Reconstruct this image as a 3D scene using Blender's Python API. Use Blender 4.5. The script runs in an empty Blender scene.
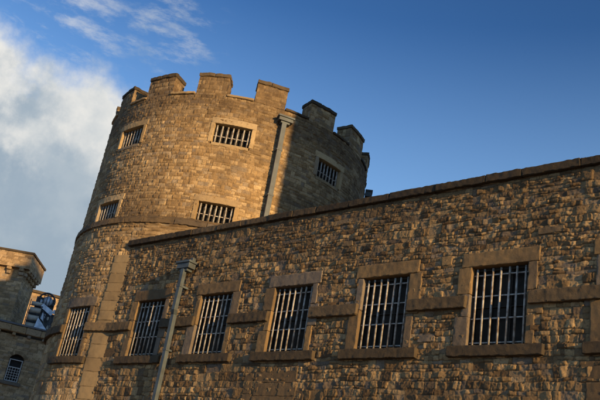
import bpy, math, random
import numpy as np
S = bpy.context.scene
COL = S.collection
R_ = math.radians
SUN_AZ, SUN_EL = 9.5, 12.0       # degrees off the wall plane, above the horizon

# ------------------------------------------------------------------ noise
def _hash(ix, iy, seed):
    n = (ix.astype(np.int64) * 374761393 + iy.astype(np.int64) * 668265263 + int(seed) * 974634777) & 0x7fffffff
    n = ((n ^ (n >> 13)) * 1274126177) & 0x7fffffff
    n = n ^ (n >> 16)
    return (n & 0xffffff) / float(0xffffff)
def vn(x, y, seed=0):
    x = np.asarray(x, float); y = np.asarray(y, float)
    ix = np.floor(x); iy = np.floor(y); fx = x - ix; fy = y - iy
    fx = fx * fx * (3 - 2 * fx); fy = fy * fy * (3 - 2 * fy)
    a = _hash(ix, iy, seed); b = _hash(ix + 1, iy, seed); c = _hash(ix, iy + 1, seed); d = _hash(ix + 1, iy + 1, seed)
    return ((a * (1 - fx) + b * fx) * (1 - fy) + (c * (1 - fx) + d * fx) * fy) * 2 - 1
def fbm(x, y, seed=0, o=3):
    s = 0; a = 1; t = 0
    for i in range(o):
        s = s + a * vn(x * 2 ** i, y * 2 ** i, seed + i * 17); t += a; a *= .5
    return s / t

# ------------------------------------------------------------------ mesh helpers
def make_mesh(name, V, F, mat, parent=None, smooth=True, stone=None, grime=None):
    V = np.asarray(V, np.float32); F = np.asarray(F, np.int32)
    me = bpy.data.meshes.new(name)
    me.vertices.add(len(V)); me.vertices.foreach_set('co', V.ravel())
    k = F.shape[1]
    me.loops.add(F.size); me.loops.foreach_set('vertex_index', F.ravel())
    me.polygons.add(len(F)); me.polygons.foreach_set('loop_start', np.arange(0, F.size, k, dtype=np.int32))
    me.polygons.foreach_set('use_smooth', np.full(len(F), smooth, dtype=bool))
    me.update(calc_edges=True)
    if stone is not None:
        a = me.attributes.new('stone', 'FLOAT_VECTOR', 'POINT'); a.data.foreach_set('vector', np.asarray(stone, np.float32).ravel())
    if grime is not None:
        a = me.attributes.new('grime', 'FLOAT', 'POINT'); a.data.foreach_set('value', np.asarray(grime, np.float32).ravel())
    me.materials.append(mat)
    o = bpy.data.objects.new(name, me); COL.objects.link(o)
    if parent is not None: o.parent = parent
    return o
def empty(name, loc, label=None, cat=None, group=None):
    o = bpy.data.objects.new(name, None); COL.objects.link(o)
    if label: o['label'] = label
    if cat: o['category'] = cat
    if group: o['group'] = group
    o.location = (0, 0, 0)
    return o

class Bag:
    """collects quads (and stone attributes) for one mesh"""
    def __init__(s): s.V = []; s.F = []; s.A = []; s.G = []; s.n = 0
    def add(s, V, F, A=None, G=None):
        V = np.asarray(V, float); F = np.asarray(F, int)
        s.V.append(V); s.F.append(F + s.n)
        s.A.append(np.zeros((len(V), 3)) + (np.array([.5, .5, 0]) if A is None else np.asarray(A)))
        s.G.append(np.zeros(len(V)) if G is None else np.zeros(len(V)) + G)
        s.n += len(V)
    def build(s, name, mat, parent=None, smooth=True):
        return make_mesh(name, np.concatenate(s.V), np.concatenate(s.F), mat, parent, smooth, np.concatenate(s.A), np.concatenate(s.G))

def rblock(lo, hi, res=.03, rnd=.012, amp=.005, seed=0, fr=9.):
    """rounded, slightly rough block between lo and hi (u, d, z)"""
    lo = np.array(lo, float); hi = np.array(hi, float); sz = hi - lo; c = (lo + hi) / 2
    rnd = min(rnd, sz.min() * .45)
    n = [max(2, int(math.ceil(x / res))) for x in sz]
    ax = []
    for i in range(3):
        g = np.linspace(lo[i], hi[i], n[i] + 1)
        ax.append(np.unique(np.round(np.concatenate([g, [lo[i] + rnd, hi[i] - rnd, lo[i] + rnd * .35, hi[i] - rnd * .35]]), 5)))
    Vs = []; Fs = []; off = 0
    for k in range(3):
        i, j = [(1, 2), (2, 0), (0, 1)][k]
        for side in (0, 1):
            A, B = np.meshgrid(ax[i], ax[j], indexing='ij')
            P = np.zeros(A.shape + (3,)); P[..., i] = A; P[..., j] = B; P[..., k] = (lo, hi)[side][k]
            na, nb = A.shape
            idx = np.arange(na * nb).reshape(na, nb) + off
            q = np.stack([idx[:-1, :-1], idx[1:, :-1], idx[1:, 1:], idx[:-1, 1:]], -1).reshape(-1, 4)
            if side == 0: q = q[:, ::-1]
            Vs.append(P.reshape(-1, 3)); Fs.append(q); off += na * nb
    V = np.concatenate(Vs); F = np.concatenate(Fs)
    key = np.round(V, 5)
    U, inv = np.unique(key, axis=0, return_inverse=True); inv = inv.reshape(-1)
    V = U; F = inv[F]
    q = np.clip(V, lo + rnd, hi - rnd); d = V - q; L = np.linalg.norm(d, axis=1, keepdims=True)
    V = np.where(L > 1e-9, q + d / np.maximum(L, 1e-9) * rnd, V)
    if amp > 0:   # worn and chipped arrises
        em = (np.abs(d) > 1e-6).sum(1) >= 2
        cn = fbm(V[:, 0] * 16 + V[:, 1] * 9, V[:, 2] * 16 + V[:, 1] * 11, seed + 5, 3)
        V = V - d / np.maximum(L, 1e-9) * (em * np.clip(cn * 2.4 - .25, 0, 1) * min(.022, sz.min() * .15))[:, None]
    if amp > 0:
        for i in range(3):
            a, b = V[:, (i + 1) % 3], V[:, (i + 2) % 3]
            V[:, i] = V[:, i] + amp * (fbm(a * fr + V[:, i] * 3.1, b * fr + V[:, i] * 2.3, seed + 31 * i, 2))
    return V, F

def map_wall(P, y0=0.):
    return np.stack([P[:, 0], y0 - P[:, 1], P[:, 2]], 1)
def map_cyl(cx, cy, R, th0=0.):
    def f(P):
        th = th0 + P[:, 0] / R; r = R + P[:, 1]
        return np.stack([cx + r * np.cos(th), cy + r * np.sin(th), P[:, 2]], 1)
    return f
def map_flat(px, py, ang):
    """plane through (px,py) with outward normal at angle ang; u runs to increasing angle"""
    er = (math.cos(ang), math.sin(ang)); et = (-er[1], er[0])
    def f(P):
        return np.stack([px + er[0] * P[:, 1] + et[0] * P[:, 0], py + er[1] * P[:, 1] + et[1] * P[:, 0], P[:, 2]], 1)
    return f
def block(bag, fn, lo, hi, seed=0, tone=None, tone2=None, grime=0, **k):
    V, F = rblock(lo, hi, seed=seed, **k)
    rr = random.Random(seed * 7 + 3)
    t = rr.random() if tone is None else tone
    t2 = rr.random() if tone2 is None else tone2
    bag.add(fn(V), F, (t, t2, 0), grime)
def tube(bag, p0, p1, r, n=8):
    p0 = np.array(p0, float); p1 = np.array(p1, float); a = p1 - p0; a /= np.linalg.norm(a)
    t = np.array([0, 0, 1.]) if abs(a[2]) < .9 else np.array([1., 0, 0])
    x = np.cross(a, t); x /= np.linalg.norm(x); y = np.cross(a, x)
    V = []; F = []
    for i in range(n):
        c = math.cos(2 * math.pi * i / n) * x * r + math.sin(2 * math.pi * i / n) * y * r
        V += [p0 + c, p1 + c]
    for i in range(n):
        j = (i + 1) % n; F.append([2 * i, 2 * i + 1, 2 * j + 1, 2 * j])
    # caps as quads (n even)
    for e in (0, 1):
        for i in range(0, n // 2 - 1):
            q = [2 * i + e, 2 * (i + 1) + e, 2 * (n - 2 - i) + e, 2 * (n - 1 - i) + e]
            F.append(q if e == 0 else q[::-1])
    bag.add(V, F)
def box(bag, fn, lo, hi, tone=.5, b=.004):
    V, F = rblock(lo, hi, res=99, rnd=b, amp=0)
    bag.add(fn(V), F, (tone, .5, 0))

# ------------------------------------------------------------------ rubble masonry as relief
class Masonry:
    def __init__(s, seed, hmin, hmax, wmin, wmax, umin, umax, zmin, zmax, joint=.01, depth=.022, prot=.014, tilt=.1, edge=.028, rough=.004, split=.35, wander=.02):
        s.__dict__.update(locals()); rr = np.random.default_rng(seed)
        z = [zmin - .2]
        while z[-1] < zmax + .3: z.append(z[-1] + rr.uniform(hmin, hmax))
        s.rows = np.array(z); s.br = []
        for i in range(len(z) - 1):
            h = z[i + 1] - z[i]; n = int((umax - umin + 1) / wmin) + 4
            w = rr.uniform(wmin, wmax, n) * (1 + (h - (hmin + hmax) / 2) * 2)
            w *= np.where(rr.random(n) < .12, 1.7, 1)
            s.br.append(umin - .5 - rr.uniform(0, .3) + np.cumsum(w))
    def __call__(s, u, z):
        u = u.ravel(); z = z.ravel(); sd = s.seed
        zw = z + s.wander * fbm(u * .9, z * .9, sd + 5, 2) + s.wander * .45 * vn(u * 6, z * 5, sd + 9)
        uw = u + s.wander * .5 * vn(u * 5, z * 7, sd + 11)
        row = np.clip(np.searchsorted(s.rows, zw) - 1, 0, len(s.rows) - 2)
        b = s.rows[row].copy(); t = s.rows[row + 1].copy()
        l = np.zeros_like(u); r = np.zeros_like(u); idx = np.zeros(len(u), int)
        for k in np.unique(row):
            m = row == k; br = s.br[k]; j = np.clip(np.searchsorted(br, uw[m]), 1, len(br) - 1)
            l[m] = br[j - 1]; r[m] = br[j]; idx[m] = j
        q = _hash(row, idx, sd + 77); fr = .38 + .24 * _hash(row, idx, sd + 78)
        sp = (q < s.split) & ((t - b) > (s.hmin + s.hmax) * .5)
        mid = b + (t - b) * fr; up = sp & (zw > mid)
        b = np.where(up, mid, b); t = np.where(sp & ~up, mid, t)
        sub = up * 1 + sp * 2
        # vertical splits of some stones
        q2 = _hash(row * 5 + sub, idx, sd + 90); sp2 = (q2 < .22) & ((r - l) > (s.wmin + s.wmax) * .5)
        m2 = l + (r - l) * (.35 + .3 * _hash(row, idx, sd + 91)); rt = sp2 & (uw > m2)
        l = np.where(rt, m2, l); r = np.where(sp2 & ~rt, m2, r); sub = sub + rt * 4
        ida = row * 9 + sub; idb = idx
        h1 = _hash(ida, idb, sd + 1); h2 = _hash(ida, idb, sd + 2); h3 = _hash(ida, idb, sd + 3); h4 = _hash(ida, idb, sd + 4); h5 = _hash(ida, idb, sd + 6)
        jj = s.joint / 2 * (1 + .8 * vn(u * 9, z * 9, sd + 21))
        dh = np.minimum(uw - l, r - uw) - jj; dv = np.minimum(zw - b, t - zw) - jj
        e = s.edge * (.6 + .8 * h5)
        a = np.clip(e - dh, 0, None); c = np.clip(e - dv, 0, None)
        d = e - np.hypot(a, c)
        p = np.clip(d / e, 0, 1); prof = 1 - (1 - p) ** 2.2
        face = (h1 - .45) * 2 * s.prot + s.tilt * 2 * (h2 - .5) * (uw - (l + r) / 2) + s.tilt * 1.2 * (h3 - .5) * (zw - (b + t) / 2)
        face = face + s.rough * 1.6 * fbm(u * 14 + h4 * 50, z * 14, sd + 30, 3)
        face = np.clip(face, -s.depth * .8, None)
        h = -s.depth * (1 - prof) + face * prof + s.rough * .7 * fbm(u * 40, z * 40, sd + 40, 2)
        return h, np.stack([h4, h5 * .5 + h1 * .5, 1 - np.clip(prof * 1.6, 0, 1)], 1)

class Rubble:
    """random rubble: coarse cells of uneven courses, each cut into its own rows and stones"""
    def __init__(s, seed, rh=(.054, .098), rw=(.09, .225), H=(.13, .36), W=(.4, 1.3), umin=-6, umax=8, zmin=-2, zmax=6.4, joint=.008, depth=.0135, prot=.0115, tilt=.165, edge=.007, rough=.0052, wander=.03):
        s.__dict__.update(locals()); rr = np.random.default_rng(seed); z = [zmin - .2]
        while z[-1] < zmax + .5: z.append(z[-1] + rr.uniform(*H))
        s.rows = np.array(z); s.br = [umin - .5 - rr.uniform(0, .5) + np.cumsum(rr.uniform(W[0], W[1], int((umax - umin + 2) / W[0]) + 4)) for _ in range(len(z) - 1)]
    def cut(s, x, n, ka, kb, sd):
        """x in 0..n; jittered boundaries; returns index, lower, upper"""
        def bd(j): return np.where((j <= 0) | (j >= n), np.clip(j, 0, n), j + .75 * (_hash(ka + j * 31, kb, sd) - .5))
        j = np.clip(np.floor(x), 0, n - 1); 
        j = np.where(x < bd(j), j - 1, np.where(x >= bd(j + 1), j + 1, j)); j = np.clip(j, 0, n - 1)
        return j, bd(j), bd(j + 1)
    def __call__(s, u, z):
        u = u.ravel(); z = z.ravel(); sd = s.seed; wa = s.wander
        zw = z + wa * fbm(u * .9, z * .9, sd + 5, 2) + wa * .5 * vn(u * 5, z * 4, sd + 9) + wa * .22 * vn(u * 15, z * 15, sd + 10)
        uw = u + wa * .5 * vn(u * 4, z * 7, sd + 11) + wa * .25 * vn(u * 14, z * 16, sd + 12)
        row = np.clip(np.searchsorted(s.rows, zw) - 1, 0, len(s.rows) - 2)
        B = s.rows[row]; T = s.rows[row + 1]; Lc = np.zeros_like(u); Rc = np.zeros_like(u); idx = np.zeros(len(u), int)
        for k in np.unique(row):
            m = row == k; br = s.br[k]; j = np.clip(np.searchsorted(br, uw[m]), 1, len(br) - 1)
            Lc[m] = br[j - 1]; Rc[m] = br[j]; idx[m] = j
        big = _hash(row, idx, sd + 61)
        th = s.rh[0] + (s.rh[1] - s.rh[0]) * _hash(row, idx, sd + 60) ; th = np.where(big > .88, th * 1.7, th) * np.interp(B, [2.4, 3.2, 4.8, 5.6], [1.4, 1.25, 1.0, .9])
        n = np.maximum(1, np.round((T - B) / th)); kb = row * 977 + idx
        jz, lo, hi = s.cut((zw - B) / (T - B) * n, n, row * 0, kb, sd + 62)
        b = B + lo * (T - B) / n; t = B + hi * (T - B) / n
        tw = s.rw[0] + (s.rw[1] - s.rw[0]) * _hash(jz.astype(int), kb, sd + 63) ** 1.2; tw = np.where(big > .88, tw * 1.5, tw)
        m_ = np.maximum(1, np.round((Rc - Lc) / tw)); kc = kb * 13 + jz.astype(int)
        ju, lo, hi = s.cut((uw - Lc) / (Rc - Lc) * m_, m_, row * 0, kc, sd + 64)
        l = Lc + lo * (Rc - Lc) / m_; r = Lc + hi * (Rc - Lc) / m_
        ida = kc; idb = ju.astype(int)
        h1 = _hash(ida, idb, sd + 1); h2 = _hash(ida, idb, sd + 2); h3 = _hash(ida, idb, sd + 3); h4 = _hash(ida, idb, sd + 4); h5 = _hash(ida, idb, sd + 6)
        jj = s.joint / 2 * (1.1 + 1.2 * vn(u * 11, z * 11, sd + 21))
        dh = np.minimum(uw - l, r - uw) - jj; dv = np.minimum(zw - b, t - zw) - jj
        e = s.edge * (.6 + .9 * h5); cr = e * (1 + 1.5 * h2)
        a = np.clip(cr - dh, 0, None); c = np.clip(cr - dv, 0, None)
        dh = dh + jj * .7
        d = np.where((a > 0) & (c > 0), cr - np.hypot(a, c), np.minimum(dh * 1.3 + .0, dv))
        p = np.clip(d / e, 0, 1); prof = p * (1.6 - .6 * p)
        dep = np.where(dh * 1.3 < dv, s.depth * (.4 + .6 * h2), s.depth * (.8 + .5 * h1))
        # split faces: two planes meeting at a ridge, each tilted
        x = (uw - (l + r) / 2); y = (zw - (b + t) / 2)
        rg = (h5 - .5) * .6 * (r - l)
        face = (h1 - .45) * 2 * s.prot + s.tilt * 2 * (h2 - .5) * x + s.tilt * 1.5 * (h3 - .3) * y - s.tilt * 1.1 * h4 * np.abs(x - rg) 
        f1 = fbm(u * 12 + h4 * 50, z * 12, sd + 30, 4)
        face = face + s.rough * 2.0 * (f1 + .45 * (np.abs(fbm(u * 20 + h1 * 40, z * 20, sd + 33, 3)) * 2 - .5))
        face = np.clip(face, -s.depth * .9, s.prot * 2.2)
        h = -dep * (1 - prof) + face * prof + s.rough * .8 * fbm(u * 38, z * 38, sd + 40, 2)
        return h, np.stack([h4, h5 * .5 + h1 * .5, 1 - np.clip(prof * 1.5, 0, 1)], 1)

def lin(a, b, res): return np.linspace(a, b, max(2, int(round((b - a) / res)) + 1))
def merge(arr, extra):
    a = np.concatenate([arr, np.array(extra, float)]); a.sort()
    ex = set(np.round(extra, 6)); out = []
    for x in a:
        if out and abs(x - out[-1]) < .003:
            if round(x, 6) in ex: out[-1] = x
            continue
        out.append(x)
    return np.array(out)
def panel(bag, fn, us, zs, mas, holes=(), fade=None, grime=None, scale=1., uoff=0., zoff=0.):
    us = np.asarray(us); zs = np.asarray(zs)
    if holes:
        us = merge(us, [h[0] for h in holes] + [h[1] for h in holes]); zs = merge(zs, [h[2] for h in holes] + [h[3] for h in holes])
    U, Z = np.meshgrid(us, zs, indexing='ij')
    h, A = mas(U + uoff, Z + zoff); h = h * scale
    u = U.ravel(); z = Z.ravel()
    if fade:
        d = np.minimum(np.minimum(u - us[0], us[-1] - u), np.minimum(z - zs[0], zs[-1] - z)); h = h * np.clip(d / fade, 0, 1)
    V = fn(np.stack([u, h, z], 1))
    nu, nz = U.shape; idx = np.arange(nu * nz).reshape(nu, nz)
    F = np.stack([idx[:-1, :-1], idx[1:, :-1], idx[1:, 1:], idx[:-1, 1:]], -1)
    keep = np.ones(F.shape[:2], bool)
    uc = (us[1:] + us[:-1]) / 2; zc = (zs[1:] + zs[:-1]) / 2
    for (a, b, c, d) in holes:
        keep &= ~((uc > a) & (uc < b))[:, None] | ~((zc > c) & (zc < d))[None, :]
    bag.add(V, F[keep], A, None if grime is None else grime(u, z))

# ------------------------------------------------------------------ materials
def nt(mat): mat.use_nodes = True; return mat.node_tree
def stone_mat(name, lo, mid, hi, mortar, grimec=(.035, .030, .026), tint=(.28, .18, .075), bump=.35, big=.35, grain=.6):
    m = bpy.data.materials.new(name); t = nt(m); N = t.nodes; L = t.links
    bs = N['Principled BSDF']; bs.inputs['Roughness'].default_value = .92
    bs.inputs['Specular IOR Level'].default_value = .25
    at = N.new('ShaderNodeAttribute'); at.attribute_name = 'stone'
    sp = N.new('ShaderNodeSeparateXYZ'); L.new(at.outputs['Vector'], sp.inputs[0])
    gr = N.new('ShaderNodeAttribute'); gr.attribute_name = 'grime'
    tc = N.new('ShaderNodeTexCoord')
    r = N.new('ShaderNodeValToRGB'); e = r.color_ramp.elements
    e[0].color = (*lo, 1); e[1].color = (*hi, 1); x = e.new(.45); x.color = (*mid, 1)
    n1 = N.new('ShaderNodeTexNoise'); n1.inputs['Scale'].default_value = 7; n1.inputs['Detail'].default_value = 8; n1.inputs['Roughness'].default_value = .7
    L.new(tc.outputs['Object'], n1.inputs['Vector'])
    ad = N.new('ShaderNodeMath'); ad.operation = 'MULTIPLY_ADD'; L.new(n1.outputs['Fac'], ad.inputs[0]); ad.inputs[1].default_value = .9; ad.inputs[2].default_value = -.45
    a2 = N.new('ShaderNodeMath'); a2.operation = 'ADD'; L.new(sp.outputs[0], a2.inputs[0]); L.new(ad.outputs[0], a2.inputs[1]); L.new(a2.outputs[0], r.inputs[0])
    def mix(a, b, fac, mode='MIX'):
        k = N.new('ShaderNodeMix'); k.data_type = 'RGBA'; k.blend_type = mode
        for s, v in ((6, a), (7, b)):
            if isinstance(v, tuple): k.inputs[s].default_value = (*v, 1)
            else: L.new(v, k.inputs[s])
        if isinstance(fac, float): k.inputs[0].default_value = fac
        else: L.new(fac, k.inputs[0])
        return k.outputs[2]
    def rng(src, a, b, c=0., d=1.):
        k = N.new('ShaderNodeMapRange'); L.new(src, k.inputs[0])
        for i, v in enumerate((a, b, c, d)): k.inputs[i + 1].default_value = v
        return k.outputs[0]
    c = mix(r.outputs[0], tint, rng(sp.outputs[1], .6, .95, 0, .55))
    c = mix(c, (.17, .155, .135), rng(sp.outputs[1], .12, .4, .55, 0))
    # soft lichen and soot patches over several stones
    n2 = N.new('ShaderNodeTexNoise'); n2.inputs['Scale'].default_value = 1.1; n2.inputs['Detail'].default_value = 7; n2.inputs['Roughness'].default_value = .65
    L.new(tc.outputs['Object'], n2.inputs['Vector'])
    c = mix(c, grimec, rng(n2.outputs['Fac'], .5, .72, 0, big))
    c = mix(c, mortar, rng(sp.outputs[2], .25, .9, 0, .85))
    # fine grain
    n3 = N.new('ShaderNodeTexNoise'); n3.inputs['Scale'].default_value = 28; n3.inputs['Detail'].default_value = 5
    L.new(tc.outputs['Object'], n3.inputs['Vector'])
    c = mix(c, (.05, .038, .028), rng(n3.outputs['Fac'], .5, .72, 0, grain))
    # grime from attribute broken up by noise
    n4 = N.new('ShaderNodeTexNoise'); n4.inputs['Scale'].default_value = 3.2; n4.inputs['Detail'].default_value = 9; n4.inputs['Roughness'].default_value = .75
    L.new(tc.outputs['Object'], n4.inputs['Vector'])
    g2 = N.new('ShaderNodeMath'); g2.operation = 'MULTIPLY'; L.new(gr.outputs['Fac'], g2.inputs[0]); L.new(rng(n4.outputs['Fac'], .32, .62, .25, 1.), g2.inputs[1])
    c = mix(c, grimec, g2.outputs[0])
    L.new(c, bs.inputs['Base Color'])
    bp = N.new('ShaderNodeBump'); bp.inputs['Strength'].default_value = bump; bp.inputs['Distance'].default_value = .012
    nb = N.new('ShaderNodeTexNoise'); nb.inputs['Scale'].default_value = 38; nb.inputs['Detail'].default_value = 8; nb.inputs['Roughness'].default_value = .75
    L.new(tc.outputs['Object'], nb.inputs['Vector']); L.new(nb.outputs['Fac'], bp.inputs['Height']); L.new(bp.outputs[0], bs.inputs['Normal'])
    return m
def plain(name, col, rough=.6, metal=0., var=.25, scale=12, bump=.1, col2=None):
    m = bpy.data.materials.new(name); t = nt(m); N = t.nodes; L = t.links; bs = N['Principled BSDF']
    bs.inputs['Roughness'].default_value = rough; bs.inputs['Metallic'].default_value = metal
    tc = N.new('ShaderNodeTexCoord'); n = N.new('ShaderNodeTexNoise'); n.inputs['Scale'].default_value = scale; n.inputs['Detail'].default_value = 7
    L.new(tc.outputs['Object'], n.inputs['Vector'])
    r = N.new('ShaderNodeValToRGB'); c2 = col2 or tuple(x * (1 - var) for x in col)
    r.color_ramp.elements[0].position = .35; r.color_ramp.elements[1].position = .62
    r.color_ramp.elements[0].color = (*c2, 1); r.color_ramp.elements[1].color = (*col, 1)
    L.new(n.outputs['Fac'], r.inputs[0]); L.new(r.outputs[0], bs.inputs['Base Color'])
    b = N.new('ShaderNodeBump'); b.inputs['Strength'].default_value = bump; b.inputs['Distance'].default_value = .01
    L.new(n.outputs['Fac'], b.inputs['Height']); L.new(b.outputs[0], bs.inputs['Normal'])
    return m
M_WALL = stone_mat('rubble limestone', (.095, .058, .027), (.225, .146, .067), (.43, .295, .142), (.10, .065, .032), grimec=(.050, .035, .021), big=.65, bump=.6)
M_TOWER = stone_mat('coursed limestone', (.21, .138, .066), (.325, .222, .108), (.50, .365, .195), (.21, .142, .07), grimec=(.075, .050, .028), big=.8, bump=.6)
M_DRESS = stone_mat('dressed stone', (.11, .073, .037), (.155, .105, .053), (.21, .148, .077), (.09, .066, .038), big=.7, bump=.65, grain=.3)
M_SILL = stone_mat('dark weathered sill stone', (.045, .033, .019), (.085, .062, .035), (.16, .115, .064), (.05, .04, .026), big=.6, bump=.9, grain=.4)
M_STRIP = stone_mat('smooth ashlar', (.19, .137, .072), (.225, .163, .086), (.27, .20, .107), (.12, .09, .05), big=.6, bump=.3, grain=.18)
M_DRESS_T = stone_mat('pale dressed stone', (.32, .228, .118), (.375, .272, .142), (.45, .335, .18), (.2, .15, .09), big=.5, bump=.3, grain=.3)
M_COPE = stone_mat('weathered coping stone', (.035, .027, .017), (.062, .046, .027), (.13, .093, .052), (.05, .04, .027), big=.7, bump=.8, grain=.4)
M_FAR = stone_mat('distant masonry', (.20, .135, .07), (.34, .235, .125), (.45, .325, .185), (.17, .12, .065), grimec=(.075, .05, .028), big=.5, bump=.3)
M_BAR = plain('painted iron bars', (.38, .365, .32), .55, 0., .35, 14, .3, col2=(.16, .12, .085))
M_PIPE = plain('grey green painted cast iron', (.062, .082, .09), .6, 0., .4, 5, .3, col2=(.04, .048, .05))
M_DARK = plain('dark interior', (.012, .011, .010), .9)
M_GLASS = plain('room dark window glass', (.030, .026, .020), .75, 0., .4, 6, .05)  # opaque pane; its colour carries the dark of the unlit rooms behind
M_GLASS.node_tree.nodes['Principled BSDF'].inputs['Specular IOR Level'].default_value = .15
M_FRAME = plain('dark painted sash', (.038, .033, .026), .8)
M_FRAME.node_tree.nodes['Principled BSDF'].inputs['Specular IOR Level'].default_value = .15
M_WHITE = plain('white painted lattice', (.42, .41, .38), .6)
M_ROOF = plain('lead roof', (.10, .10, .105), .6, .0)
M_METAL = plain('galvanised duct', (.50, .58, .68), .35, .1, .35, 6)
M_CREAM = plain('cream housing', (.42, .38, .31), .6, 0., .25, 8)
M_DKMETAL = plain('dark machine frame', (.04, .045, .05), .45, .3)
M_GROUND = plain('courtyard gravel', (.20, .17, .13), .95, 0., .45, 3., .6)

# ------------------------------------------------------------------ window kit
def grille(name, fn_pt, w, z0, z1, d, nb, rails, rad, parent, over=.03, leans=None):
    b = Bag(); rr = random.Random(int(abs(z0 * 100 + w * 10)) + nb)
    for i in range(nb):
        u = -w / 2 + w * (i + .5) / nb + rr.uniform(-.006, .006)
        tube(b, fn_pt(u, d, z0 + .0), fn_pt(u + rr.uniform(-.008, .008), d, z1 - over), rad, 10)
    for z in rails:
        # flat rail in two halves riding in front of the bars
        V, F = rblock((-w / 2 - .03, d - rad * 1.5, z - .011), (w / 2 + .03, d - rad * .6, z + .011), res=99, rnd=.003, amp=0)
        b.add(np.array([fn_pt(*p) for p in V]), F)
    return b.build(name, M_BAR, parent, True)
def window(parent, fn, fn_pt, w, z0, z1, seed, big=True, mat=None, R=None, lint=(.0, .24), half=.67, jw=(.14, .24)):
    """fn maps curved/flat (u,d,z), fn_pt maps one point in the window's own flat frame"""
    mat = mat or M_DRESS; rr = random.Random(seed)
    hw = w / 2; back = -.15 if big else -.22
    g = Bag()
    V, F = rblock((-hw - .02, back - .03, z0 - .05), (hw + .02, back, z1 + .05), res=99, rnd=.002, amp=0)
    g.add(np.array([fn_pt(*p) for p in V]), F)
    win = g.build('window', M_GLASS, parent, False)
    fb = Bag()
    def fbx(lo, hi):
        V, F = rblock(lo, hi, res=99, rnd=.004, amp=0); fb.add(np.array([fn_pt(*p) for p in V]), F)
    fbx((-hw, back + .002, z0), (-hw + .05, back + .04, z1)); fbx((hw - .05, back + .002, z0), (hw, back + .04, z1))
    fbx((-hw + .05, back + .002, z1 - .05), (hw - .05, back + .04, z1)); fbx((-hw + .05, back + .002, z0), (hw - .05, back + .04, z0 + .05))
    k = 3 if big else 2
    for i in range(1, k): fbx((-hw + w * i / k - .012, back + .003, z0 + .05), (-hw + w * i / k + .012, back + .032, z1 - .05))
    for i in (2,) if big else (): fbx((-hw + .05, back + .004, z0 + (z1 - z0) * i / 4 - .01), (hw - .05, back + .03, z0 + (z1 - z0) * i / 4 + .01))
    fb.build('sash', M_FRAME, win, False)
    # lintel
    b = Bag(); block(b, fn, (-half, back - .02, z1 + lint[0]), (half, .022 if big else .012, z1 + lint[1]), seed + 1, res=.022, rnd=.007, amp=.007, fr=13)
    b.build('lintel', mat, win)
    # sill
    if big:
        b = Bag(); block(b, fn, (-half - .13, back - .02, z0 - .175), (half + .13, .08, z0 - .005), seed + 2, res=.018, rnd=.009, amp=.007, fr=13, tone=.3, tone2=.5)
        b.build('sill', M_SILL, win)
    else:
        b = Bag(); block(b, fn, (-hw, back - .02, z0 - .09), (hw, .006, z0 - .002), seed + 2, res=.03, rnd=.006, amp=.007, grime=.4)
        b.build('sill', mat, win)
    # jambs of long and short stones
    for s in (-1, 1):
        b = Bag(); z = z0 - .002 if not big else z0; k = 0; n = (2 + (seed // 20) % 2) if big else 1
        cuts = [z0] + sorted(z0 + (z1 - z0) * (i + rr.uniform(-.12, .12)) / n for i in range(1, n)) + [z1]
        for i in range(n):
            ww = (jw[0] if (i + (s > 0) + seed) % 2 else jw[1]) * rr.uniform(.9, 1.1)
            if not big: ww = jw[0]
            lo = (s * hw if s > 0 else -hw - ww, back - .02, cuts[i] + .003); hi = (hw + ww if s > 0 else -hw, .015 + rr.uniform(-.003, .004), cuts[i + 1] - .003)
            block(b, fn, lo, hi, seed + 10 + i + 5 * s, res=.022, rnd=.006, amp=.006, fr=12, tone=rr.uniform(.3, .7))
        b.build('jamb', mat, win)
    if big:
        H = z1 - z0
        grille('grille', fn_pt, w, z0, z1, -.06, 7, [z0 + .07, z0 + H * .35, z0 + H * .63, z0 + H * .9], .0172, win)
    else:
        grille('grille', fn_pt, w, z0, z1, -.10, 7, [z0 + (z1 - z0) * .42], .0215, win, over=.03)
    return win

# ------------------------------------------------------------------ PRISON WING (the long rubble wall)
WING = empty('prison_wing', (0, 0, 0), 'long rubble stone prison wall with a row of tall barred windows under a flat coping', 'prison building')
U = [.02 + 2.18 * k for k in range(-2, 4)]
Z0, Z1 = 3.21, 4.52
OW = .98
XL, XR = -5.76, 8.5
holes = [(u - OW / 2 - .03, u + OW / 2 + .03, Z0 - .08, Z1 + .08) for u in U]
mw = Rubble(3)
def wall_grime(u, z):
    g = .6 * np.clip((z - 4.9) / 1.2, 0, 1) + .35 * np.clip((fbm(u * .8, z * 1.6, 71, 3) + .1) * 1.6, 0, 1)
    for w in U:   # rain streaks below the sills
        g = g + .5 * np.exp(-((np.abs(u - w) - .75) / .12) ** 2) * np.clip((3.05 - z) / .1, 0, 1) * np.exp(-(3.05 - z) / .5)
    return np.clip(g, 0, .9)
b = Bag()
us = np.concatenate([lin(XL, -1.5, .0125), lin(-1.4895, 6.7, .0105), lin(6.713, XR, .015)]); zs = np.concatenate([lin(-1.65, 1.6, .05), lin(1.62, 2.1, .02), lin(2.11, 6.0, .0105)])
panel(b, map_wall, us, zs, mw, holes, grime=wall_grime)
b.build('wall', M_WALL, WING)
b = Bag()   # the body of the building behind its face
box(b, map_wall, (XL, -.36, 5.3), (XR, -.03, 5.995)); box(b, map_wall, (-2.9, -9, -1.65), (XR, -.361, 5.3))
b.build('parapet_back', M_TOWER, WING, False)
rr = random.Random(5)
b = Bag(); x = XL - .02; i = 0   # coping stones
while x < XR - .2:
    L = min(rr.uniform(.55, 1.0), XR - x)
    dz = rr.uniform(-.006, .006)
    block(b, map_wall, (x + .003, -.40, 5.998), (x + L - .004, .075 + rr.uniform(-.012, .012), 6.135 + dz), 100 + i, res=.02, rnd=.010, amp=.008, fr=13, tone2=.5)
    x += L; i += 1
b.build('coping', M_COPE, WING)
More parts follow.
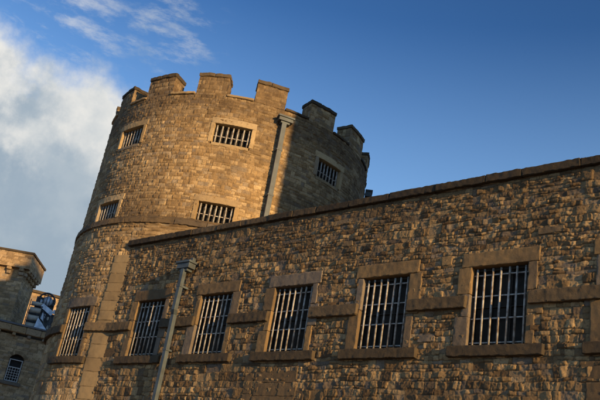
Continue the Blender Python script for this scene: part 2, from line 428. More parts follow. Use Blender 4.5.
segs = [(XL - .05, U[0] - .53)] + [(U[i] + .53, U[i + 1] - .53) for i in range(5)] + [(U[5] + .53, XR)]
for (a, c) in segs:
    b = Bag()
    n = max(1, round((c - a) / .75)); cuts = [a] + [a + (c - a) * (j + rr.uniform(-.2, .2)) / n for j in range(1, n)] + [c]
    for j in range(n):
        block(b, map_wall, (cuts[j] + .0015, -.03, 3.825 + rr.uniform(-.004, .004)), (cuts[j + 1] - .0015, .085 + rr.uniform(-.008, .006), 4.03 + rr.uniform(-.005, .005)), 200 + i, res=.018, rnd=.009, amp=.008, fr=13, tone=.3 + .4 * rr.random(), tone2=.5); i += 1
    b.build('string_course', M_SILL, WING)
for k, u in enumerate(U):
    fn = (lambda uu: (lambda P: np.stack([P[:, 0] + uu, -P[:, 1], P[:, 2]], 1)))(u)
    fp = (lambda uu: (lambda a, d, z: (a + uu, -d, z)))(u)
    window(WING, fn, fp, OW, Z0, Z1, 300 + 20 * k)
b = Bag()   # walled-up opening of big flat slabs under the middle window, and another at the right
for n_, (a, c, z0, z1) in enumerate([(-.60, .46, 2.63, 2.86), (-.57, .05, 2.385, 2.625), (.055, .50, 2.385, 2.625), (-.86, -.64, 2.42, 2.80), (-.86, -.60, 2.0, 2.41), (-.59, .48, 2.1, 2.38), (.50, .70, 2.1, 2.5)]):
    block(b, map_wall, (a, -.05, z0), (c, .004 + .003 * (n_ % 3), z1), 500 + n_, res=.02, rnd=.008, amp=.006, fr=13, tone=.15 + .1 * (n_ % 3), tone2=.5)
b.build('walled_up_opening', M_DRESS, WING)
b = Bag()
for n_, (a, c, z0, z1) in enumerate([(5.72, 6.5, 2.66, 2.95), (5.8, 6.3, 2.32, 2.65), (6.31, 7.0, 2.32, 2.65)]):
    block(b, map_wall, (a, -.05, z0), (c, .004 + .003 * (n_ % 3), z1), 520 + n_, res=.02, rnd=.008, amp=.006, fr=13, tone=.2, tone2=.5)
b.build('walled_up_opening', M_DRESS, WING)
# odd long pale stones let into the rubble
for n_, (a, c, z0, z1) in enumerate([(5.0, 5.42, 4.95, 5.06), (2.98, 3.3, 3.3, 3.42), (-1.35, -1.05, 3.5, 3.62), (3.3, 3.5, 4.6, 4.76), (1.05, 1.32, 5.2, 5.31)]):
    b = Bag(); block(b, map_wall, (a, -.05, z0), (c, .01, z1), 540 + n_, res=.02, rnd=.008, amp=.008, fr=12, tone=.9); b.build('patch_stone', M_DRESS, WING)

def drainpipe(parent, fn, uc, z_hop, hop, pts, wd, mat=M_PIPE, label=None, brk=(), knob=False):
    """square pipe: pts = [(u,d,z)...] centre line from the hopper down"""
    b = Bag()
    for (p, q) in zip(pts[:-1], pts[1:]):
        # sheared box segment
        h = wd / 2; V = []; 
        for (u, d, z) in (p, q):
            V += [(u - h, d - h, z), (u + h, d - h, z), (u + h, d + h, z), (u - h, d + h, z)]
        F = [[0, 1, 5, 4], [1, 2, 6, 5], [2, 3, 7, 6], [3, 0, 4, 7], [3, 2, 1, 0], [4, 5, 6, 7]]
        b.add(fn(np.array(V)), F)
    o = b.build('drainpipe', mat, parent, False)
    hw, d0, d1, h = hop
    b = Bag(); box(b, fn, (uc - hw * .86, d0, z_hop - h), (uc + hw * .86, d1 - .03, z_hop - .05), b=.006)
    box(b, fn, (uc - hw, d0 - .004, z_hop - .052), (uc + hw, d1, z_hop), b=.008)
    box(b, fn, (uc - hw * .55, d0 + .01, z_hop - h - .06), (uc + hw * .55, d1 - .07, z_hop - h + .01), b=.006)
    if knob:
        box(b, fn, (uc + hw * .35, d0, z_hop), (uc + hw * .7, d0 + .09, z_hop + .1), b=.01)
    b.build('hopper', mat, o, False)
    for z in brk:
        pu = np.interp(z, [p[2] for p in pts][::-1], [p[0] for p in pts][::-1]); pd = np.interp(z, [p[2] for p in pts][::-1], [p[1] for p in pts][::-1])
        b = Bag(); box(b, fn, (pu - wd * .66, -.01, z - .022), (pu + wd * .66, pd + wd * .56, z + .022), b=.006); b.build('bracket', mat, o, False)
    return o
drainpipe(WING, map_wall, -3.22, 5.28, (.235, .05, .28, .17), [(-3.22, .19, 5.10), (-3.23, .19, 4.16), (-3.29, .125, 4.07), (-3.29, .11, 3.1), (-3.27, .11, -1.6)], .095, brk=(4.7, 3.3, 2.2), knob=True)

# ------------------------------------------------------------------ ROUND TOWER
TX, TY, RU, RL = -6.96, 3.87, 3.98, 4.045
TW = empty('round_tower', (TX, TY, -1.6), 'round stone tower with battlements and small barred windows rising behind the wall', 'tower')
ZR = 6.68; ZC = 10.47
cu = map_cyl(TX, TY, RU); cl = map_cyl(TX, TY, RL)
dg = lambda a, R: R_(a) * R
mt = Masonry(11, .07, .125, .09, .25, -25, 25, 1, 12, joint=.009, depth=.015, prot=.010, tilt=.09, edge=.012, rough=.0065, split=.3, wander=.022)
ml = Rubble(12, rh=(.08, .135), rw=(.11, .26), H=(.2, .45), W=(.5, 1.3), umin=-14, umax=14, zmin=-2, zmax=7, depth=.018, prot=.012, tilt=.15, edge=.015, rough=.006, wander=.022)
TWIN = [(-45.0, 9.07, 9.63, .98), (-44.9, 6.88, 7.39, .92), (-89.9, 9.05, 9.61, .92), (-92.0, 6.88, 7.39, .9), (-2.2, 9.0, 9.55, .92), (45, 9.05, 9.6, .92), (135, 9.05, 9.6, .92)]
def tower_grime_shade(u, z):
    th = np.degrees(u / RU)
    g = .95 * np.clip((z - 9.55 + .25 * fbm(u * 1.3, z * .5, 5, 3)) / .8, 0, 1)
    g = g + .12 * np.clip((th + 24.5 + 2.5 * fbm(z * 2., u, 8, 3)) / 5., 0, 1) * np.clip((z - 6) / 2, .5, 1) * (.75 + .5 * fbm(u * .8, z * 1.2, 44, 2))  # darker right of the pipe: soot, with some cast shade put into colour
    g = g + .5 * np.clip(fbm(u * 3.2, z * .45, 91, 3) * 1.8 + .1, 0, 1) * np.clip((z - 8.6) / 1.8, 0, 1)   # rain and soot streaks
    g = g + .65 * np.clip(fbm(u * .9, z * 1.0, 95, 4) * 2.4 + .1, 0, 1)
    g = g + .22 * np.clip((-88 - th) / 18., 0, 1)  # darker towards the left side
    for (a, z0, z1, w) in TWIN:
        g = g + .28 * np.exp(-((th - a) / 5.) ** 2) * np.clip((z0 - z) / .1, 0, 1) * np.exp(-np.clip(z0 - z, 0, 9) / .7)
    g = g + .4 * np.exp(-((z - 6.9) / .12) ** 2)
    return np.clip(g, 0, .92)
holes = [(dg(a, RU) - w / 2 - .03, dg(a, RU) + w / 2 + .03, z0 - .05, z1 + .08) for (a, z0, z1, w) in TWIN]
b = Bag()
us = np.concatenate([lin(dg(-180, RU), dg(-131, RU), .06), lin(dg(-130.7, RU), dg(50, RU), .0155), lin(dg(51, RU), dg(180, RU), .06)])
panel(b, cu, us, lin(ZR, ZC, .0155), mt, holes, grime=tower_grime_shade)
b.build('upper_wall', M_TOWER, TW)
w0 = -90.2; W0W = .90
holes = [(dg(w0, RL) - W0W / 2 - .03, dg(w0, RL) + W0W / 2 + .03, Z0 - .06, Z1)]
def low_grime(u, z):
    return np.clip(.45 * np.clip((z - 6.2) / .5, 0, 1) + .25 * np.clip(fbm(u, z, 4, 3) + .2, 0, 1), 0, .8)
b = Bag()
us = np.concatenate([lin(dg(-180, RL), dg(-131, RL), .06), lin(dg(-130.7, RL), dg(-68, RL), .0125), lin(dg(-66, RL), dg(180, RL), .08)])
panel(b, cl, us, np.concatenate([lin(-1.65, 2.0, .05), lin(2.015, ZR + .02, .0135)]), ml, holes, grime=low_grime)
b.build('lower_wall', M_TOWER, TW)
# weathered moulding between the two stages
b = Bag(); a = -180; i = 0
while a < 180 - .01:
    st = rr.uniform(8, 13); st = min(st, 180 - a)
    block(b, cu, (dg(a, RU) + .003, -.05, 6.66), (dg(a + st, RU) - .001, .10 + rr.uniform(-.006, .006), 6.79), 700 + i, res=.025, rnd=.010, amp=.010, fr=12, grime=.3, tone=.4)
    # sloping top course
    V, F = rblock((dg(a, RU) + .003, -.05, 6.785), (dg(a + st, RU) - .001, .088, 6.87), res=.025, rnd=.008, amp=.008, seed=740 + i, fr=12)
    V[:, 1] = np.where(V[:, 2] > 6.83, np.minimum(V[:, 1], .012), V[:, 1])
    b.add(cu(V), F, (.4, .5, 0), .45)
    a += st; i += 1
b.build('moulding', M_DRESS, TW)
i = 0
for (a0, a1) in ((-180, w0 - 6.9), (w0 + 6.9, -70)):
    n = round((a1 - a0) / 9); b = Bag()
    for j in range(n):
        p0 = a0 + (a1 - a0) * j / n; p1 = a0 + (a1 - a0) * (j + 1) / n
        block(b, cl, (dg(p0, RL) + .003, -.04, 3.825), (dg(p1, RL) - .003, .085 + rr.uniform(-.01, .01), 4.03), 800 + i, res=.022, rnd=.009, amp=.008, fr=13, tone2=.5); i += 1
    b.build('string_course', M_SILL, TW)
# smooth ashlar strip where the wall meets the tower
b = Bag(); z = 1.2; i = 0
while z < 5.75:
    h = rr.uniform(.22, .36)
    wl = .44 + rr.uniform(-.035, .035)
    block(b, cl, (dg(-72.6, RL) - wl, -.05, z + .001), (dg(-71.5, RL), .022, min(z + h - .001, 5.78)), 850 + i, res=.03, rnd=.006, amp=.004, tone=rr.uniform(.1, .9), tone2=.5); z += h; i += 1
b.build('ashlar_strip', M_STRIP, TW)
def twin_fns(a, R):
    th = R_(a); er = (math.cos(th), math.sin(th)); et = (-er[1], er[0])
    fn = map_cyl(TX, TY, R, th)
    fp = lambda u, d, z: (TX + er[0] * (R + d) + et[0] * u, TY + er[1] * (R + d) + et[1] * u, z)
    return fn, fp
for k, (a, z0, z1, w) in enumerate(TWIN):
    fn, fp = twin_fns(a, RU)
    window(TW, fn, fp, w, z0, z1, 900 + 20 * k, big=False, mat=M_DRESS_T, R=RU, lint=(.0, .17), half=.60, jw=(.11, .11))
fn, fp = twin_fns(w0, RL)
window(TW, fn, fp, W0W, Z0, Z1 - .05, 1100, big=True, mat=M_DRESS, R=RL, half=.62, jw=(.13, .2))
# battlements
WALLT = .46
mc = [-126.5, -103.2, -79.8, -56.5, -33.3, -10.2, 13.3, 36.5, 59.7]
rest = np.linspace(59.7, 360 - 126.5, 8)[1:-1]
mc += list(rest); HWD = 6.25
mm = Masonry(21, .09, .16, .12, .28, -30, 30, 9, 12, joint=.009, depth=.015, prot=.012, tilt=.07, edge=.02, rough=.005, split=.3, wander=.02)
ins = map_cyl(TX, TY, RU - WALLT)
def mer_grime(u, z): return np.clip(.78 + .5 * (z - 10.47) + .25 * fbm(u * 2, z * 2, 61, 2), 0, .9)
def mer_grime_shaded(u, z): return np.clip(.22 + .3 * fbm(u * 2, z * 2, 61, 2), 0, .9)  # merlons on the shaded flank: grime cut back so colour lightens their shade
for k, a in enumerate(mc):
    b = Bag(); h_ = HWD + random.Random(k).uniform(-.35, .35); lo = dg(a - h_, RU); hi = dg(a + h_, RU); zt = 11.02 + random.Random(k + 50).uniform(-.025, .02); res = .018 if -130 < a < 50 else .05
    gf = mer_grime_shaded if -17 < a < 60 else mer_grime
    panel(b, cu, lin(lo, hi, res), lin(ZC - .02, zt, res), mm, fade=.014, grime=gf)
    for sgn in (-1, 1):
        th = R_(a + sgn * h_); er = (math.cos(th), math.sin(th)); et = (-er[1] * sgn, er[0] * sgn)
        def fl(P, er=er, et=et, sgn=sgn):
            r = RU + (P[:, 0] if sgn < 0 else -P[:, 0]) + (0 if sgn > 0 else -WALLT)
            return np.stack([TX + er[0] * r + et[0] * P[:, 1], TY + er[1] * r + et[1] * P[:, 1], P[:, 2]], 1)
        panel(b, fl, lin(0, WALLT, res), lin(ZC - .02, zt, res), mm, fade=.014, grime=gf, uoff=3 + k)
    # inner face
    def inn(P): 
        th = -P[:, 0] / RU; r = RU - WALLT - P[:, 1]
        return np.stack([TX + r * np.cos(th), TY + r * np.sin(th), P[:, 2]], 1)
    panel(b, inn, lin(-hi, -lo, .05), lin(ZC - .02, zt, .05), mm, fade=.014, grime=gf)
    m = b.build('merlon', M_TOWER, TW)
    b = Bag(); rk = random.Random(k + 9); cut = rk.uniform(.35, .65); wv = hi - lo; gg = .3 if -17 < a < 60 else .3
    for (p, q) in ((lo - .022, lo + wv * cut - .002), (lo + wv * cut + .002, hi + .022)):
        block(b, cu, (p, -WALLT - .03, zt), (q, .028, zt + .11 + rk.uniform(-.012, .008)), 1200 + k * 3, res=.025, rnd=.016, amp=.014, fr=10, grime=gg * .6, tone2=.5)
    b.build('cope', M_COPE, m)
order = sorted(x if x < 180 else x - 360 for x in mc)
for k, a in enumerate(order):
    nx = order[(k + 1) % len(order)] + (360 if k == len(order) - 1 else 0)
    b = Bag(); block(b, cu, (dg(a + HWD + .1, RU), -WALLT - .02, ZC - .015), (dg(nx - HWD - .1, RU), .045, ZC + .055), 1300 + k, res=.035, rnd=.02, amp=.012, grime=.8 if -17 < nx < 60 else .3)
    b.build('crenel_sill', M_DRESS_T if not (-17 < nx < 60) else M_COPE, TW)  # sills on the shaded flank take darker stone, shade put into colour
b = Bag()   # inside face of the parapet and the roof deck
n = 96
for i in range(n):
    t0, t1 = 2 * math.pi * i / n, 2 * math.pi * (i + 1) / n; r = RU - WALLT
    P = lambda t, r, z: (TX + r * math.cos(t), TY + r * math.sin(t), z)
    b.add([P(t0, r, 9.9), P(t1, r, 9.9), P(t1, r, ZC + .02), P(t0, r, ZC + .02)], [[3, 2, 1, 0]])
    b.add([P(t0, r, 9.9), P(t1, r, 9.9), P(t1, .01, 10.0), P(t0, .01, 10.0)], [[0, 1, 2, 3]])
b.build('roof_deck', M_ROOF, TW, False)
# drainpipes of the tower
cyl_pipe = map_cyl(TX, TY, RU, R_(-27.0))
drainpipe(TW, cyl_pipe, 0.02, 10.19, (.22, .03, .25, .15), [(0, .12, 10.05), (0, .12, 6.86), (0, .2, 6.7), (0, .2, 5.4)], .12, brk=(9.2, 7.9))
cyl_pipe2 = map_cyl(TX, TY, RU, R_(41))
drainpipe(TW, cyl_pipe2, 0, 10.13, (.2, .03, .25, .22), [(0, .12, 9.95), (0, .12, 5.4)], .14)

# ------------------------------------------------------------------ TALL STONE BLOCK (unseen at right; added to cast the shadow on the tower)
BL = empty('shadow_block', (12, 4, -1.6), 'unseen tall stone block added past the right end of the wall to shade the tower', 'building')
b = Bag(); mb = Masonry(31, .14, .24, .2, .5, -30, 30, -2, 20, depth=.02, prot=.01, tilt=.03)
BX0, BX1, BY1, BH = 7.92, 20., 12., 15.5
bw = [(u - .5, u + .5, z, z + 1.3) for u in (9.6, 11.8, 14, 16.2, 18.4) for z in (3.2, 6.6, 10.0)]
panel(b, lambda P: map_wall(P, .42), lin(BX0, BX1, .08), lin(-1.65, BH, .08), mb, bw)
panel(b, map_flat(BX0, .42, math.pi), lin(-(BY1), 0, .1), lin(-1.65, BH, .1), mb)
panel(b, map_flat(BX1, 0.01, 0), lin(0, BY1, .1), lin(-1.65, BH, .1), mb)
panel(b, map_flat(BX0, BY1, math.pi / 2), lin(BX0 - BX1, 0, .1), lin(-1.65, BH, .1), mb)
b.build('wall', M_TOWER, BL)
for (a, c, z0, z1) in bw:
    b = Bag(); box(b, lambda P: map_wall(P, .42), (a - .02, -.3, z0 - .02), (c + .02, -.27, z1 + .02)); w_ = b.build('window', M_GLASS, BL, False)
    b = Bag()
    for i in range(7): tube(b, (a + (i + .5) / 7, .52, z0), (a + (i + .5) / 7, .52, z1), .018, 6)
    b.build('grille', M_BAR, w_)
b = Bag(); box(b, map_wall, (BX0 - .1, -BY1 - .1, BH), (BX1 + .1, -.3, BH + .2)); b.build('roof', M_ROOF, BL, False)

# ------------------------------------------------------------------ FAR BUILDING at the left
CX, CY = 10.274, -10.676
FB = empty('castle_building', (-20, 5, -1.6), 'distant square stone tower with corbelled parapet above a lower block with an arched window', 'building')
mf = Masonry(41, .09, .15, .16, .34, -30, 30, -3, 20, depth=.014, prot=.008, tilt=.04, edge=.02, wander=.015)
K = np.array([-20.83, 5.363]); d1 = np.array([-.718, -.696]); d2 = np.array([-.714, .700])
n1 = np.array([.696, -.718]); n2 = np.array([.700, .714])
L1, L2 = 7.0, 2.3
def facef(O, du, nn):
    return lambda P: np.stack([O[0] + du[0] * P[:, 0] + nn[0] * P[:, 1], O[1] + du[1] * P[:, 0] + nn[1] * P[:, 1], P[:, 2]], 1)
def rect_tower(bag, K, L1, L2, z0, z1, res, mas):
    O = K + d1 * L1
    panel(bag, facef(O, -d1, n1), lin(0, L1, res), lin(z0, z1, res), mas, fade=.02)
    panel(bag, facef(K, d2, n2), lin(0, L2, res), lin(z0, z1, res), mas, fade=.02, uoff=9)
    panel(bag, facef(K + d2 * L2, d1, -n1), lin(0, L1, .2), lin(z0, z1, .2), mas)
    panel(bag, facef(K + d1 * L1 + d2 * L2, -d2, -n2), lin(0, L2, .2), lin(z0, z1, .2), mas)
IN = .2
b = Bag(); rect_tower(b, K - n1 * IN - n2 * IN, L1 - 2 * IN, L2 - 2 * IN, 5.5, 8.85, .035, mf); b.build('upper_wall', M_FAR, FB)
b = Bag(); rect_tower(b, K, L1, L2, 8.8, 9.45, .035, mf); 
for z in (8.8, ):
    c = [K, K + d1 * L1, K + d1 * L1 + d2 * L2, K + d2 * L2]; b.add([(*p, z) for p in c], [[0, 3, 2, 1]])
b.build('parapet', M_FAR, FB)
b = Bag(); O = K + n1 * .05 + n2 * .05
box(b, facef(O, d1, -n1), (0, 0, 9.452), (L1 + .1, .4, 9.54)); box(b, facef(O, d2, -n2), (.402, .0, 9.452), (L2 + .1, .4, 9.54))
box(b, facef(O, d1, -n1), (.402, L2 - .35, 9.452), (L1 + .1, L2 + .1, 9.54)); b.build('coping', M_COPE, FB, False)
b = Bag(); box(b, facef(K, d1, -n1), (.3, .3, 9.0), (L1 - .2, L2 - .3, 9.1)); b.build('roof_deck', M_ROOF, FB, False)
def corbel(O, du, nn, u):
    b = Bag(); f = facef(O, du, nn)
    block(b, f, (u - .1, -.05, 8.66), (u + .1, IN + .0, 8.795), int(u * 10) + 5, res=.08, rnd=.03, amp=.006)
    block(b, f, (u - .1, -.05, 8.50), (u + .1, IN - .09, 8.66), int(u * 10) + 6, res=.08, rnd=.03, amp=.006)
    b.build('corbel', M_FAR, FB)
Oi = K - n1 * IN - n2 * IN
for i in range(12): corbel(Oi, d1, n1, .12 + i * .54)
for i in range(5): corbel(Oi, d2, n2, .1 + i * .42)
# lower block
az = R_(-62); vd = np.array([math.sin(az), math.cos(az)]); rd = np.array([math.cos(az), -math.sin(az)])
Fm = np.array([CX, CY]) + vd * 34.2
b = Bag(); fl_ = facef(Fm, rd, -vd)
WU0 = .17
hol = [(WU0 - .28, WU0 + .28, 4.0, 5.10)]
panel(b, fl_, lin(-7, 3.2, .035), np.concatenate([lin(-1.65, 3.2, .1), lin(3.24, 5.83, .035)]), mf, hol)
panel(b, facef(Fm + rd * 3.2, vd, rd), lin(0, 6, .1), lin(-1.65, 5.83, .1), mf)
b.build('lower_wall', M_FAR, FB)
b = Bag()
for i in range(17):
    block(b, fl_, (-7 + i * .6 + .004, -.1, 5.92), (-7 + (i + 1) * .6 - .004, .16, 6.2), 1500 + i, res=.07, rnd=.02, amp=.01, grime=.3)
b.build('ledge', M_FAR, FB)
b = Bag(); box(b, fl_, (-7, -6, 6.205), (3.35, .2, 6.28), b=.01); b.build('roof', M_ROOF, FB, False)
for i in range(17):
    b = Bag(); block(b, fl_, (-6.9 + i * .6, -.05, 5.78), (-6.9 + i * .6 + .14, .13, 5.915), 1600 + i, res=.07, rnd=.03, amp=.006); b.build('corbel', M_FAR, FB)
# arched window with a white lattice
b = Bag(); box(b, fl_, (WU0 - .3, -.2, 3.95), (WU0 + .3, -.17, 5.15)); wf = b.build('window', M_DARK, FB, False)
b = Bag()   # segmental arch head of voussoirs
for i in range(9):
    t0 = R_(150 - i * 120 / 9 - .4); t1 = R_(150 - (i + 1) * 120 / 9 + .4); c = (WU0, 4.93 - .16)
    V = []
    for d in (-.2, .03):
        for (t, r) in ((t0, .325), (t1, .325), (t1, .46), (t0, .46)): V.append((c[0] + r * math.cos(t), d, c[1] + r * math.sin(t) - .0))
    F = [[0, 1, 2, 3], [7, 6, 5, 4], [0, 4, 5, 1], [1, 5, 6, 2], [2, 6, 7, 3], [3, 7, 4, 0]]
    b.add(fl_(np.array(V)), F, (random.Random(i).random(), .5, 0), .5)
b.build('arch', M_FAR, wf, False)
b = Bag(); w2 = .26
for u in (-w2, w2 - .04): box(b, fl_, (WU0 + u, -.1, 4.02), (WU0 + u + .04, -.06, 4.9))
for z in (4.02, 4.56, 4.86): box(b, fl_, (WU0 - w2 + .04, -.1, z), (WU0 + w2 - .04, -.062, z + .035))
for i in range(1, 5): box(b, fl_, (WU0 - w2 + .52 * i / 5 - .009, -.098, 4.055), (WU0 - w2 + .52 * i / 5 + .009, -.07, 4.56))
for i in range(1, 5): box(b, fl_, (WU0 - w2 + .04, -.096, 4.055 + .505 * i / 5 - .008), (WU0 + w2 - .04, -.066, 4.055 + .505 * i / 5 + .008))
b.build('lattice', M_WHITE, wf, False)
b = Bag(); block(b, fl_, (WU0 - .4, -.22, 3.86), (WU0 + .4, .08, 4.0), 1700, res=.06, rnd=.02); b.build('sill', M_COPE, wf)

# rooftop machine
VU = empty('ventilation_unit', (-20.8, 6.5, 6.28), 'bluish grey rooftop ventilation machine between the distant tower and the round tower', 'machine')
az = R_(-60.95); v2 = np.array([math.sin(az), math.cos(az)]); r2 = np.array([math.cos(az), -math.sin(az)])
Om = np.array([CX, CY]) + v2 * 35.35
fm0 = facef(Om, r2, -v2)
fm = lambda P: fm0(np.stack([P[:, 0] * 1.2 - .07, P[:, 1], 6.281 + (P[:, 2] - 6.281) * 1.2], 1))
def P3(u, d, z): return tuple(fm(np.array([[u, d, z]]))[0])
b = Bag()
for z in (6.5, 6.78, 7.06, 7.3): tube(b, P3(-.42, -.02, z), P3(-.04, -.02, z + .02), .125 if z < 7.2 else .09, 14)
b.build('pressure_tank', M_CREAM, VU)
b = Bag(); box(b, fm, (-.44, -.42, 6.34), (.52, -.2, 7.1)); box(b, fm, (-.3, -.42, 7.1), (.36, -.2, 7.62)); b.build('back_casing', M_DKMETAL, VU, False)
b = Bag()   # rounded hood: dark hoop round a pale round grille
hc = (.06, 7.5)
for i in range(12):
    a0, a1 = math.pi * (1.12 - 1.3 * i / 12), math.pi * (1.12 - 1.3 * (i + 1) / 12)
    for d, r, q in ((.02, .27, .032), (-.15, .29, .035)):
        tube(b, P3(hc[0] + r * math.cos(a0), d, hc[1] + r * math.sin(a0)), P3(hc[0] + r * math.cos(a1), d, hc[1] + r * math.sin(a1)), q, 8)
for i in range(5): tube(b, P3(hc[0] - .23 + i * .11, .03, 7.3), P3(hc[0] - .22 + i * .11, .03, 7.76 - abs(i - 2) * .06), .018, 6)
b.build('hood', M_DKMETAL, VU)
b = Bag(); tube(b, P3(.1, -.16, 7.5), P3(.1, -.02, 7.5), .2, 16); tube(b, P3(-.14, -.16, 7.42), P3(-.14, -.0, 7.42), .1, 12); b.build('fan', M_METAL, VU)
b = Bag()   # pale sheet-metal panels
def sheet(pts, d):
    V = [(u, d, z) for (u, z) in pts]; V2 = [(u, d - .04, z) for (u, z) in pts]
    b.add(fm(np.array(V + V2)), [[0, 1, 2, 3], [7, 6, 5, 4], [0, 4, 5, 1], [1, 5, 6, 2], [2, 6, 7, 3], [3, 7, 4, 0]])
sheet([(-.1, 7.22), (.34, 6.98), (.40, 7.14), (-.02, 7.36)], .1)
sheet([(-.12, 6.34), (.46, 6.34), (.28, 6.5), (-.06, 6.82)], .16)
sheet([(.36, 7.1), (.5, 7.06), (.5, 7.2), (.38, 7.24)], .06)
sheet([(.02, 6.84), (.14, 6.74), (.16, 7.0), (.04, 7.06)], .0)
b.build('cowl_panel', M_METAL, VU, False)
b = Bag(); box(b, fm, (.3, -.2, 6.5), (.42, .02, 6.66), b=.01); box(b, fm, (.24, -.2, 6.82), (.3, .0, 6.94), b=.01); b.build('junction_box', M_CREAM, VU, False)
b = Bag()
for (p, q) in [((-.46, 6.33), (-.46, 7.4)), ((.53, 6.33), (.50, 7.1)), ((.02, 7.1), (.5, 6.45)), ((.1, 7.0), (.2, 6.45)), ((.5, 7.05), (.3, 6.6)), ((-.46, 6.64), (.0, 6.64)), ((-.46, 6.92), (.0, 6.92)), ((-.46, 7.2), (.0, 7.22)), ((.34, 7.0), (.4, 6.36))]:
    tube(b, P3(p[0], .14, p[1]), P3(q[0], .14, q[1]), .02, 6)
box(b, fm, (-.5, -.45, 6.281), (.62, .2, 6.33))
b.build('support_frame', M_DKMETAL, VU, False)

# building behind
BG = empty('stone_building', (-28, 11, -1.6), 'sunlit distant building top showing between the roof machine and the round tower', 'building')
Kb = np.array([CX, CY]) + np.array([math.sin(R_(-62.4)), math.cos(R_(-62.4))]) * 46
b = Bag(); panel(b, facef(Kb, rd, -vd), lin(0, 6, .06), lin(-1.65, 10.35, .06), mf); panel(b, facef(Kb, -vd, -rd) if False else facef(Kb + vd * 5, -vd, -rd), lin(0, 5, .1), lin(-1.65, 10.35, .1), mf)
panel(b, facef(Kb + rd * 6, vd, rd), lin(0, 5, .1), lin(-1.65, 10.35, .1), mf)
b.build('wall', M_FAR, BG)
b = Bag(); box(b, facef(Kb, rd, -vd), (-.1, -5.1, 10.352), (6.1, .1, 10.5)); b.build('roof', M_COPE, BG, False)

# ------------------------------------------------------------------ GROUND
b = Bag(); g = np.linspace(-2500, 2500, 41); GX, GY = np.meshgrid(g, g, indexing='ij'); idx = np.arange(41 * 41).reshape(41, 41)
b.add(np.stack([GX.ravel(), GY.ravel(), np.full(GX.size, -1.6)], 1), np.stack([idx[:-1, :-1], idx[1:, :-1], idx[1:, 1:], idx[:-1, 1:]], -1).reshape(-1, 4))
o = b.build('ground', M_GROUND, None, False); o['kind'] = 'structure'; o['label'] = 'gravel courtyard ground'

# ------------------------------------------------------------------ LIGHT, SKY
az = R_(-SUN_AZ); el = R_(SUN_EL)
sd = (math.cos(az) * math.cos(el), math.sin(az) * math.cos(el), math.sin(el))
l = bpy.data.lights.new('sun', 'SUN'); l.energy = 5.0; l.angle = R_(.9); l.color = (1.0, .65, .295)
lo = bpy.data.objects.new('sun', l); COL.objects.link(lo)
from mathutils import Vector
lo.rotation_euler = Vector(sd).to_track_quat('Z', 'Y').to_euler()
w = bpy.data.worlds.new('World'); S.world = w; w.use_nodes = True; N = w.node_tree.nodes; L = w.node_tree.links
N.clear(); out = N.new('ShaderNodeOutputWorld'); bg = N.new('ShaderNodeBackground'); L.new(bg.outputs[0], out.inputs[0])
bg.inputs['Strength'].default_value = .11
sky = N.new('ShaderNodeTexSky'); sky.sky_type = 'NISHITA'; sky.sun_disc = False; sky.sun_elevation = el; sky.sun_rotation = math.pi / 2 - az
sky.air_density = 1.0; sky.dust_density = .6; sky.ozone_density = 2.0
tc = N.new('ShaderNodeTexCoord')
def math_(op, a, b=None, c=None):
    k = N.new('ShaderNodeMath'); k.operation = op
    for i, v in enumerate((a, b, c)):
        if v is None: continue
        if isinstance(v, (int, float)): k.inputs[i].default_value = v
        else: L.new(v, k.inputs[i])
    return k.outputs[0]
def wrng(src, a, b, c=0., d=1., smooth=True):
    k = N.new('ShaderNodeMapRange'); L.new(src, k.inputs[0]); k.interpolation_type = 'SMOOTHSTEP' if smooth else 'LINEAR'
    for i, v in enumerate((a, b, c, d)): k.inputs[i + 1].default_value = v
    return k.outputs[0]
def wmix(a, b, f):
    k = N.new('ShaderNodeMix'); k.data_type = 'RGBA'
    for s, v in ((6, a), (7, b)):
        if isinstance(v, tuple): k.inputs[s].default_value = (*v, 1)
        else: L.new(v, k.inputs[s])
    if isinstance(f, float): k.inputs[0].default_value = f
    else: L.new(f, k.inputs[0])
    return k.outputs[2]
def ddir(azd, eld):
    a, e = R_(azd), R_(eld); return (math.sin(a) * math.cos(e), math.cos(a) * math.cos(e), math.sin(e))
def dot(v):
    k = N.new('ShaderNodeVectorMath'); k.operation = 'DOT_PRODUCT'; L.new(tc.outputs['Generated'], k.inputs[0]); k.inputs[1].default_value = v; return k.outputs['Value']
def noise(scale, det, rough, dist=0., vec=None, loc=(0, 0, 0), sc=(1, 1, 1)):
    mp = N.new('ShaderNodeMapping'); L.new(tc.outputs['Generated'], mp.inputs['Vector']); mp.inputs['Location'].default_value = loc; mp.inputs['Scale'].default_value = sc
    k = N.new('ShaderNodeTexNoise'); k.inputs['Scale'].default_value = scale; k.inputs['Detail'].default_value = det; k.inputs['Roughness'].default_value = rough; k.inputs['Distortion'].default_value = dist
    L.new(mp.outputs[0], k.inputs['Vector']); return k.outputs['Fac']
n_big = math_('ADD', math_('MULTIPLY', noise(6, 12, .6, 0, loc=(.3, .1, .2)), .6), math_('MULTIPLY', noise(17, 10, .6, 0, loc=(3.3, 1.1, .7)), .4)); n_wisp = noise(15, 12, .66, .1, loc=(4.3, 2.6, .9), sc=(1, 1, 3.0))
n_sh = noise(11, 12, .6, 0, loc=(2.2, .4, 1.1))
bank = wrng(dot(ddir(-67, 8)), math.cos(R_(24)), math.cos(R_(17)))       # the cloud bank at the left
mask = wrng(math_('ADD', bank, math_('MULTIPLY', math_('SUBTRACT', n_big, .5), 2.6)), .25, .85)
mask = math_('MULTIPLY', mask, wrng(bank, .02, .3))
wz = math_('MAXIMUM', wrng(dot(ddir(-57.6, 32.3)), math.cos(R_(5.2)), math.cos(R_(1.5))), wrng(dot(ddir(-65.5, 30.5)), math.cos(R_(6)), math.cos(R_(2))))
wisp = math_('MULTIPLY', wrng(math_('ADD', n_wisp, math_('MULTIPLY', wz, .14)), .565, .86), math_('MULTIPLY', wz, .55))
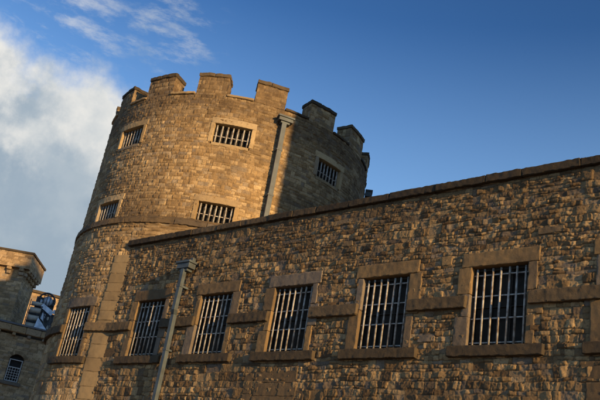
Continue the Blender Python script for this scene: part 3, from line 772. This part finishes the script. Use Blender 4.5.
cov = math_('MAXIMUM', mask, wisp)
CL = 1 / .12
shade = wrng(dot(ddir(-68, 8)), math.cos(R_(20)), math.cos(R_(7)))
shade = math_('ADD', math_('MULTIPLY', shade, .9), math_('MULTIPLY', math_('SUBTRACT', n_sh, .40), 2.8))
ccol = wmix(tuple(CL * x for x in (.62, .61, .58)), tuple(CL * x for x in (.245, .31, .375)), wrng(shade, .1, .9))
ccol = wmix(ccol, tuple(CL * x for x in (.35, .40, .44)), math_('MULTIPLY', wrng(noise(8, 12, .62, 0, loc=(7.2, 3.4, 5.1)), .42, .68), .65))
gain = N.new('ShaderNodeMix'); gain.data_type = 'RGBA'; gain.blend_type = 'MULTIPLY'; gain.inputs[0].default_value = 1.; gm = N.new('ShaderNodeGamma'); gm.inputs['Gamma'].default_value = 1.6; L.new(sky.outputs[0], gm.inputs['Color']); L.new(gm.outputs[0], gain.inputs[6]); gain.inputs[7].default_value = (.43, .54, .60, 1)
sx = N.new('ShaderNodeSeparateXYZ'); L.new(tc.outputs['Generated'], sx.inputs[0])
hz = math_('POWER', wrng(sx.outputs[2], .60, .16, 0, 1, False), 1.25)      # pale air towards the horizon
base = wmix(gain.outputs[2], tuple(CL * x for x in (.29, .475, .69)), math_('MULTIPLY', hz, 1.0))
L.new(wmix(base, ccol, cov), bg.inputs['Color'])

# ------------------------------------------------------------------ CAMERA
def cam_axes(y, p, r):
    f = np.array([math.sin(y) * math.cos(p), math.cos(y) * math.cos(p), math.sin(p)]); R0 = np.array([math.cos(y), -math.sin(y), 0]); U0 = np.cross(R0, f)
    return R0 * math.cos(r) + U0 * math.sin(r), -R0 * math.sin(r) + U0 * math.cos(r), f
from mathutils import Matrix
Rr, Uu, Ff = cam_axes(R_(-44.57), R_(23.102), R_(10.131))
cam = bpy.data.cameras.new('camera'); co = bpy.data.objects.new('camera', cam); COL.objects.link(co)
M = Matrix.Identity(4)
for i in range(3): M[i][0] = Rr[i]; M[i][1] = Uu[i]; M[i][2] = -Ff[i]
M[0][3], M[1][3], M[2][3] = CX, CY, 0
co.matrix_world = M; cam.sensor_width = 36; cam.lens = 795.1 / 600 * 36; cam.clip_start = .1; cam.clip_end = 6000
S.camera = co
S.view_settings.view_transform = 'Standard'; S.view_settings.look = 'None'; S.view_settings.exposure = .56; S.view_settings.gamma = 1; S.view_settings.use_curve_mapping = False
